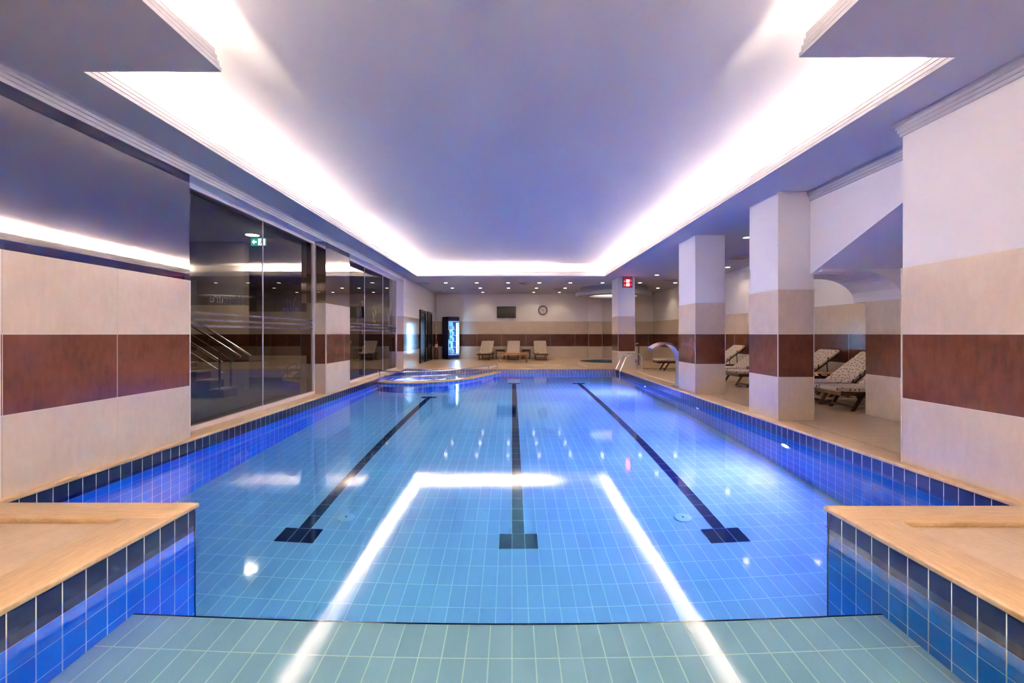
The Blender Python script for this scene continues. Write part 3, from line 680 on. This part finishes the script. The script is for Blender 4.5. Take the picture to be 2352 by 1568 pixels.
for si, z in enumerate(sh):
    for k in range(4):
        b = bc[(si*3+k*2+ (1 if si==3 else 0)) % 4]
        o = MB().lathe([(.028,0),(.030,.01),(.030,.13),(.012,.17),(.012,.20),(0,.20)],12).build('drink_bottle', b)
        o.location = fm @ Vector((-.21+.10*k,-.12,z)); tag(o, 'small drink bottle, %s from the left on the %s fridge shelf' % (ORD[k], names[si]), 'bottle', 'bottles in the drinks fridge')
area('fridge_glow', (-2.95+.30*math.sin(math.radians(38))+.12, 21.85-.36, 1.0), (PI/2,0,math.radians(38)), (.22,.52,1.0), 26, .25)
bpy.data.objects['fridge_glow'].data.shape = 'RECTANGLE'; bpy.data.objects['fridge_glow'].data.size = .3; bpy.data.objects['fridge_glow'].data.size_y = 1.3
# fire extinguisher, stand and pipe
ex = empty('fire_extinguisher', (-3.62,21.75,.46), 0, 'red fire extinguisher with a white label by the far left corner', 'fire extinguisher')
MB().lathe([(0,0),(.07,0),(.078,.01),(.078,.36),(.05,.42),(.02,.43),(.02,.46)],24).build('cylinder', M_RED, ex)
MB().lathe([(.0785,.10),(.0785,.26)],24).build('paper_label', mat('label_white',(.7,.66,.62),.6), ex)
MB().box(-.012,.012,-.07,.03,.46,.475).box(-.012,.012,-.07,.03,.49,.50).build('valve_lever', M_BLACK, ex)
MB().tube([(0,-.02,.45),(.09,-.03,.42),(.10,-.02,.2),(.09,-.01,.05)],.010,8).build('hose', M_BLACK, ex)
thing('extinguisher_stand', MB().rbox(-3.71,-3.53,21.66,21.84,0,.06,.01,2).box(-3.70,-3.64,21.70,21.80,.06,.455).box(-3.60,-3.54,21.70,21.80,.06,.455), mat('red_brown_stand',(.10,.03,.02),.5), 'low red brown stand under the fire extinguisher', 'stand')
thing('wall_pipe', MB().tube([(-3.70,22.22,0),(-3.70,22.22,HC)],.022,10), mat('pipe_paint',(.55,.48,.45),.5), 'thin pale vertical pipe in the far left corner', 'pipe')
# ---------------------------------------------------------------- loungers
def make_lounger():
    r = empty('sun_lounger', (0,0,0), 0, 'x', 'sun lounger'); W = .30; sh = .30
    f = MB().box(0,1.50,-W,-W+.035,sh-.055,sh).box(0,1.50,W-.035,W,sh-.055,sh).box(0,.035,-W+.035,W-.035,sh-.055,sh).box(1.465,1.50,-W+.035,W-.035,sh-.055,sh)
    for k in range(8): f.box(.07+.085*k,.125+.085*k,-W+.035,W-.035,sh-.018,sh-.003)
    f.build('frame', M_DWOOD, r)
    for s in (-1,1):
        y = s*(W-.055)
        MB().prism([(.20,0),(.245,0),(.42,sh-.04),(.365,sh-.04)], y-.016, y+.016, 'y').build('leg', M_DWOOD, r)
        MB().prism([(1.28,0),(1.325,0),(1.18,sh-.04),(1.125,sh-.04)], y-.016, y+.016, 'y').build('leg', M_DWOOD, r)
    MB().box(.235,.26,-W+.07,W-.07,.045,.075).box(1.27,1.295,-W+.07,W-.07,.045,.075).build('stretcher', M_DWOOD, r)
    ang = math.radians(37); hx = .72; B = Matrix.Translation((hx,0,sh)) @ Matrix.Rotation(-ang,4,'Y')
    bf = MB().box(0,.86,-W+.04,-W+.075,-.03,.0,M=B).box(0,.86,W-.075,W-.04,-.03,0,M=B)
    for k in range(9): bf.box(.03+.092*k,.085+.092*k,-W+.075,W-.075,-.018,-.002,M=B)
    bf.build('backrest_frame', M_DWOOD, r)
    pt = B @ Vector((.58,0,-.03))
    MB().tube([(pt.x,-W+.09,pt.z),(1.22,-W+.09,sh-.02)],.012,6).tube([(pt.x,W-.09,pt.z),(1.22,W-.09,sh-.02)],.012,6).build('prop', M_DWOOD, r)
    MB().rbox(-.03,.74,-W-.005,W+.005,sh+.002,sh+.075,.032,4).build('seat_cushion', M_FAB, r)
    MB().rbox(.02,.89,-W-.005,W+.005,.004,.072,.032,4,M=B).build('backrest_cushion', M_FAB, r)
    return r
L0 = make_lounger(); first = True
def lounger(x, y, rz, label, group):
    global first
    o = L0 if first else copy_tree(L0); first = False
    o.location = (x,y,0); o.rotation_euler = (0,0,rz); o['label'] = label; o['group'] = group; return o
G1 = 'spotted sun loungers along the right wall'; G2 = 'spotted sun loungers against the far wall'
for x, y, rz, lb in ((5.08,7.33,0,'spotted sun lounger nearest the camera, foot end beside the short tiled return wall'),
    (5.10,8.12,.02,'second nearest spotted sun lounger in the gallery, just behind the nearest one'),
    (5.25,9.55,-.02,'spotted sun lounger with raised back seen just right of the near pillar'),
    (5.05,10.45,.02,'spotted sun lounger showing its foot end left of the near pillar'),
    (5.02,11.50,.0,'spotted sun lounger seen between the near and middle pillars, behind another foot end'),
    (5.25,13.25,.03,'spotted sun lounger with raised back just right of the middle pillar'),
    (4.78,15.2,-.05,'spotted sun lounger by itself beside the curved water spout')):
    lounger(x, y, rz, lb, G1)
lounger(-1.30,20.62,PI/2-.10,'spotted sun lounger on the left of the three at the far wall',G2)
lounger(.03,20.62,PI/2-.04,'spotted sun lounger in the middle of the far wall behind the low wooden table',G2)
lounger(1.34,20.62,PI/2,'spotted sun lounger on the right of the three under the clock',G2)
def table(x, y, w, d, h, m, label, rz=0, lg=.04, th=.03):
    t = empty('low_table' , (x,y,0), rz, label, 'table')
    MB().rbox(-w/2,w/2,-d/2,d/2,h-th,h,.005,2).build('tabletop', m, t)
    MB().box(-w/2+.03,w/2-.03,-d/2+.03,-d/2+.05,h-th-.06,h-th).box(-w/2+.03,w/2-.03,d/2-.05,d/2-.03,h-th-.06,h-th).build('apron', m, t)
    for sx in (-1,1):
        for sy in (-1,1):
            cx_, cy_ = sx*(w/2-lg), sy*(d/2-lg); MB().box(cx_-lg/2-.005,cx_+lg/2+.005,cy_-lg/2-.005,cy_+lg/2+.005,0,h-th).build('leg', m, t)
table(.05,19.55,1.24,.5,.40,M_LWOOD,'low golden wooden table standing in front of the middle far lounger')
table(-.57,22.02,.46,.42,.46,M_DWOOD,'small dark side table between the left and middle far loungers')
table(.69,22.02,.42,.42,.46,M_DWOOD,'small dark side table between the middle and right far loungers')
t = empty('folding_side_table', (6.25,8.85,0), 0, 'small golden topped side table with dark crossed legs between two gallery loungers', 'table')
MB().rbox(-.25,.25,-.2,.2,.42,.45,.005,2).build('tabletop', M_LWOOD, t)
for s in (-1,1):
    MB().prism([(-.22,0),(-.17,0),(.22,.42),(.17,.42)], s*.17-.012, s*.17+.012, 'y').build('leg', M_DWOOD, t)
    MB().prism([(.22,0),(.17,0),(-.22,.42),(-.17,.42)], s*.14-.012, s*.14+.012, 'y').build('leg', M_DWOOD, t)
# ---------------------------------------------------------------- pool ladder
ld = empty('pool_ladder', (3.6,0,0), 0, 'stainless steel pool ladder arching over the far right pool edge', 'ladder')
for y in (14.78, 15.38):
    pts = [(-.09,y,-1.2),(-.10,y,-.10),(-.09,y,0)]+[(-.06+.03*k,y,.06+.065*k) for k in range(7)]
    pts += [(.40-.22*math.cos(a*PI/8)+.0,y,.46+.10*math.sin(a*PI/8)) for a in range(1,8)]
    pts += [(.62,y,.42),(.62,y,.0)]
    MB().tube(pts,.021,12).build('rail', M_CHROME, ld)
    MB().lathe([(.045,0),(.043,.012),(.022,.015)],16,c=(.62,y,0)).build('floor_flange', M_CHROME, ld)
for z in (-.35,-.65,-.95): MB().rbox(-.13,-.05,14.80,15.36,z-.015,z+.015,.005,1).build('tread', M_STEEL, ld)
# water spout
ws = empty('water_spout', (3.78,10.4,0), 0, 'curved stainless waterfall spout arching over the water beside the middle pillar', 'water spout')
cl = [(0,0),(.015,.2),(.03,.4),(.03,.58),(.0,.74),(-.07,.87),(-.18,.96),(-.30,.99),(-.42,.97),(-.53,.92),(-.62,.86)]
P = smooth([(a,b,0) for a,b in cl], 4); vs = []; K = len(P)
for i, q in enumerate(P):
    t = (P[min(i+1,K-1)]-P[max(i-1,0)]).normalized(); nx, nz = -t.y, t.x; hw = .10+.12*min(1,i/K*1.6); th = .02
    for s, k in ((-1,1),(1,1),(1,-1),(-1,-1)): vs.append((q.x+nx*th*k, s*hw, q.y+nz*th*k))
fs = [(i*4+j, i*4+(j+1)%4, (i+1)*4+(j+1)%4, (i+1)*4+j) for i in range(K-1) for j in range(4)]+[(0,1,2,3),tuple(4*(K-1)+j for j in (3,2,1,0))]
MB().add(vs, fs, 0, True).build('blade', mat('satin_steel',(.62,.60,.60),.3,1), ws)
MB().rbox(-.10,.10,-.16,.16,0,.012,.004,1).build('base_plate', M_STEEL, ws)
# grab post and drain channels
gp = empty('grab_post', (4.93,17.7,0), 0, 'thin dark upright post with chrome hook behind the pool ladder', 'post')
MB().tube([(0,0,0),(0,0,.86)],.02,10).lathe([(.05,0),(.048,.01),(.02,.012)],16).build('post', M_DWOOD, gp); MB().tube([(0,0,.84),(-.06,0,.85),(-.11,0,.80)],.013,8).build('hook', M_CHROME, gp)
M_DR = mat('white_drain_grate', (.75,.70,.62), .4)
def drain(x0,x1,y0,y1,lab):
    mb = MB().box(x0,x1,y0,y1,-.0,.006); thing('drain_channel', mb, M_DR, lab, 'drain')
drain(3.93,3.99,10.9,14.55,'white drain grate strip in the deck between ladder and water spout'); drain(2.72,2.80,16.5,19.0,'short white drain grate strip in the far deck by the whirlpool')
drain(.3-.02,1.9,17.45,17.51,'thin pale drain strip in the deck in front of the low wooden table')
# red digital display
dd = empty('digital_display', (3.73+.07,15.60,2.80), 0, 'red digital temperature display hanging from the ceiling by the farthest pillar', 'display')
MB().rbox(0,.33,0,.07,0,.32,.006,1).build('casing', M_BLACK, dd)
MB().box(.012,.318,-.002,0,.012,.308).build('screen', mat('dark_red_screen',(.10,.004,.01),.3,emit=(1,.02,.06),es=.35), dd)
M_DIG = emitter('red_digit', (1,.12,.16), 40)
SEG = {'2':'abged','8':'abcdefg'}
def seg_digit(mb, ch, x, z, w, h, t=.014):
    R = {'a':(x,x+w,z+h-t,z+h),'g':(x,x+w,z+h/2-t/2,z+h/2+t/2),'d':(x,x+w,z,z+t),'f':(x,x+t,z+h/2,z+h),'e':(x,x+t,z,z+h/2),'b':(x+w-t,x+w,z+h/2,z+h),'c':(x+w-t,x+w,z,z+h/2)}
    for s in SEG[ch]: a = R[s]; mb.box(a[0],a[1],-.006,-.002,a[2],a[3])
for z in (.175,.045):
    mb = MB(); seg_digit(mb,'2',.115,z,.048,.09); seg_digit(mb,'8',.178,z,.048,.09)
    mb.build('digits', M_DIG, dd)
    v_, f_ = text_mesh('°C', .06); MB().add([(.24+v.x,-.004,z+.03+v.y) for v in v_], f_).build('unit_text', emitter('dim_red_text',(1,.3,.3),1.4), dd)
    MB().add([(.03,-.004,z+.01),(.09,-.004,z+.01),(.055,-.004,z+.08)], [(0,1,2)]).build('symbol', emitter('pale_symbol',(.7,.45,.4),.8), dd)
for hx_ in (.005,.313): MB().box(hx_,hx_+.012,.03,.045,.32,HC-2.80).build('hanger', M_BLACK, dd)
MB().tube([(.325,.04,.34),(.36,.04,.30),(.37,.04,.27),(.34,.04,.24),(.32,.04,.25)],.004,6).build('cable', M_BLACK, dd)
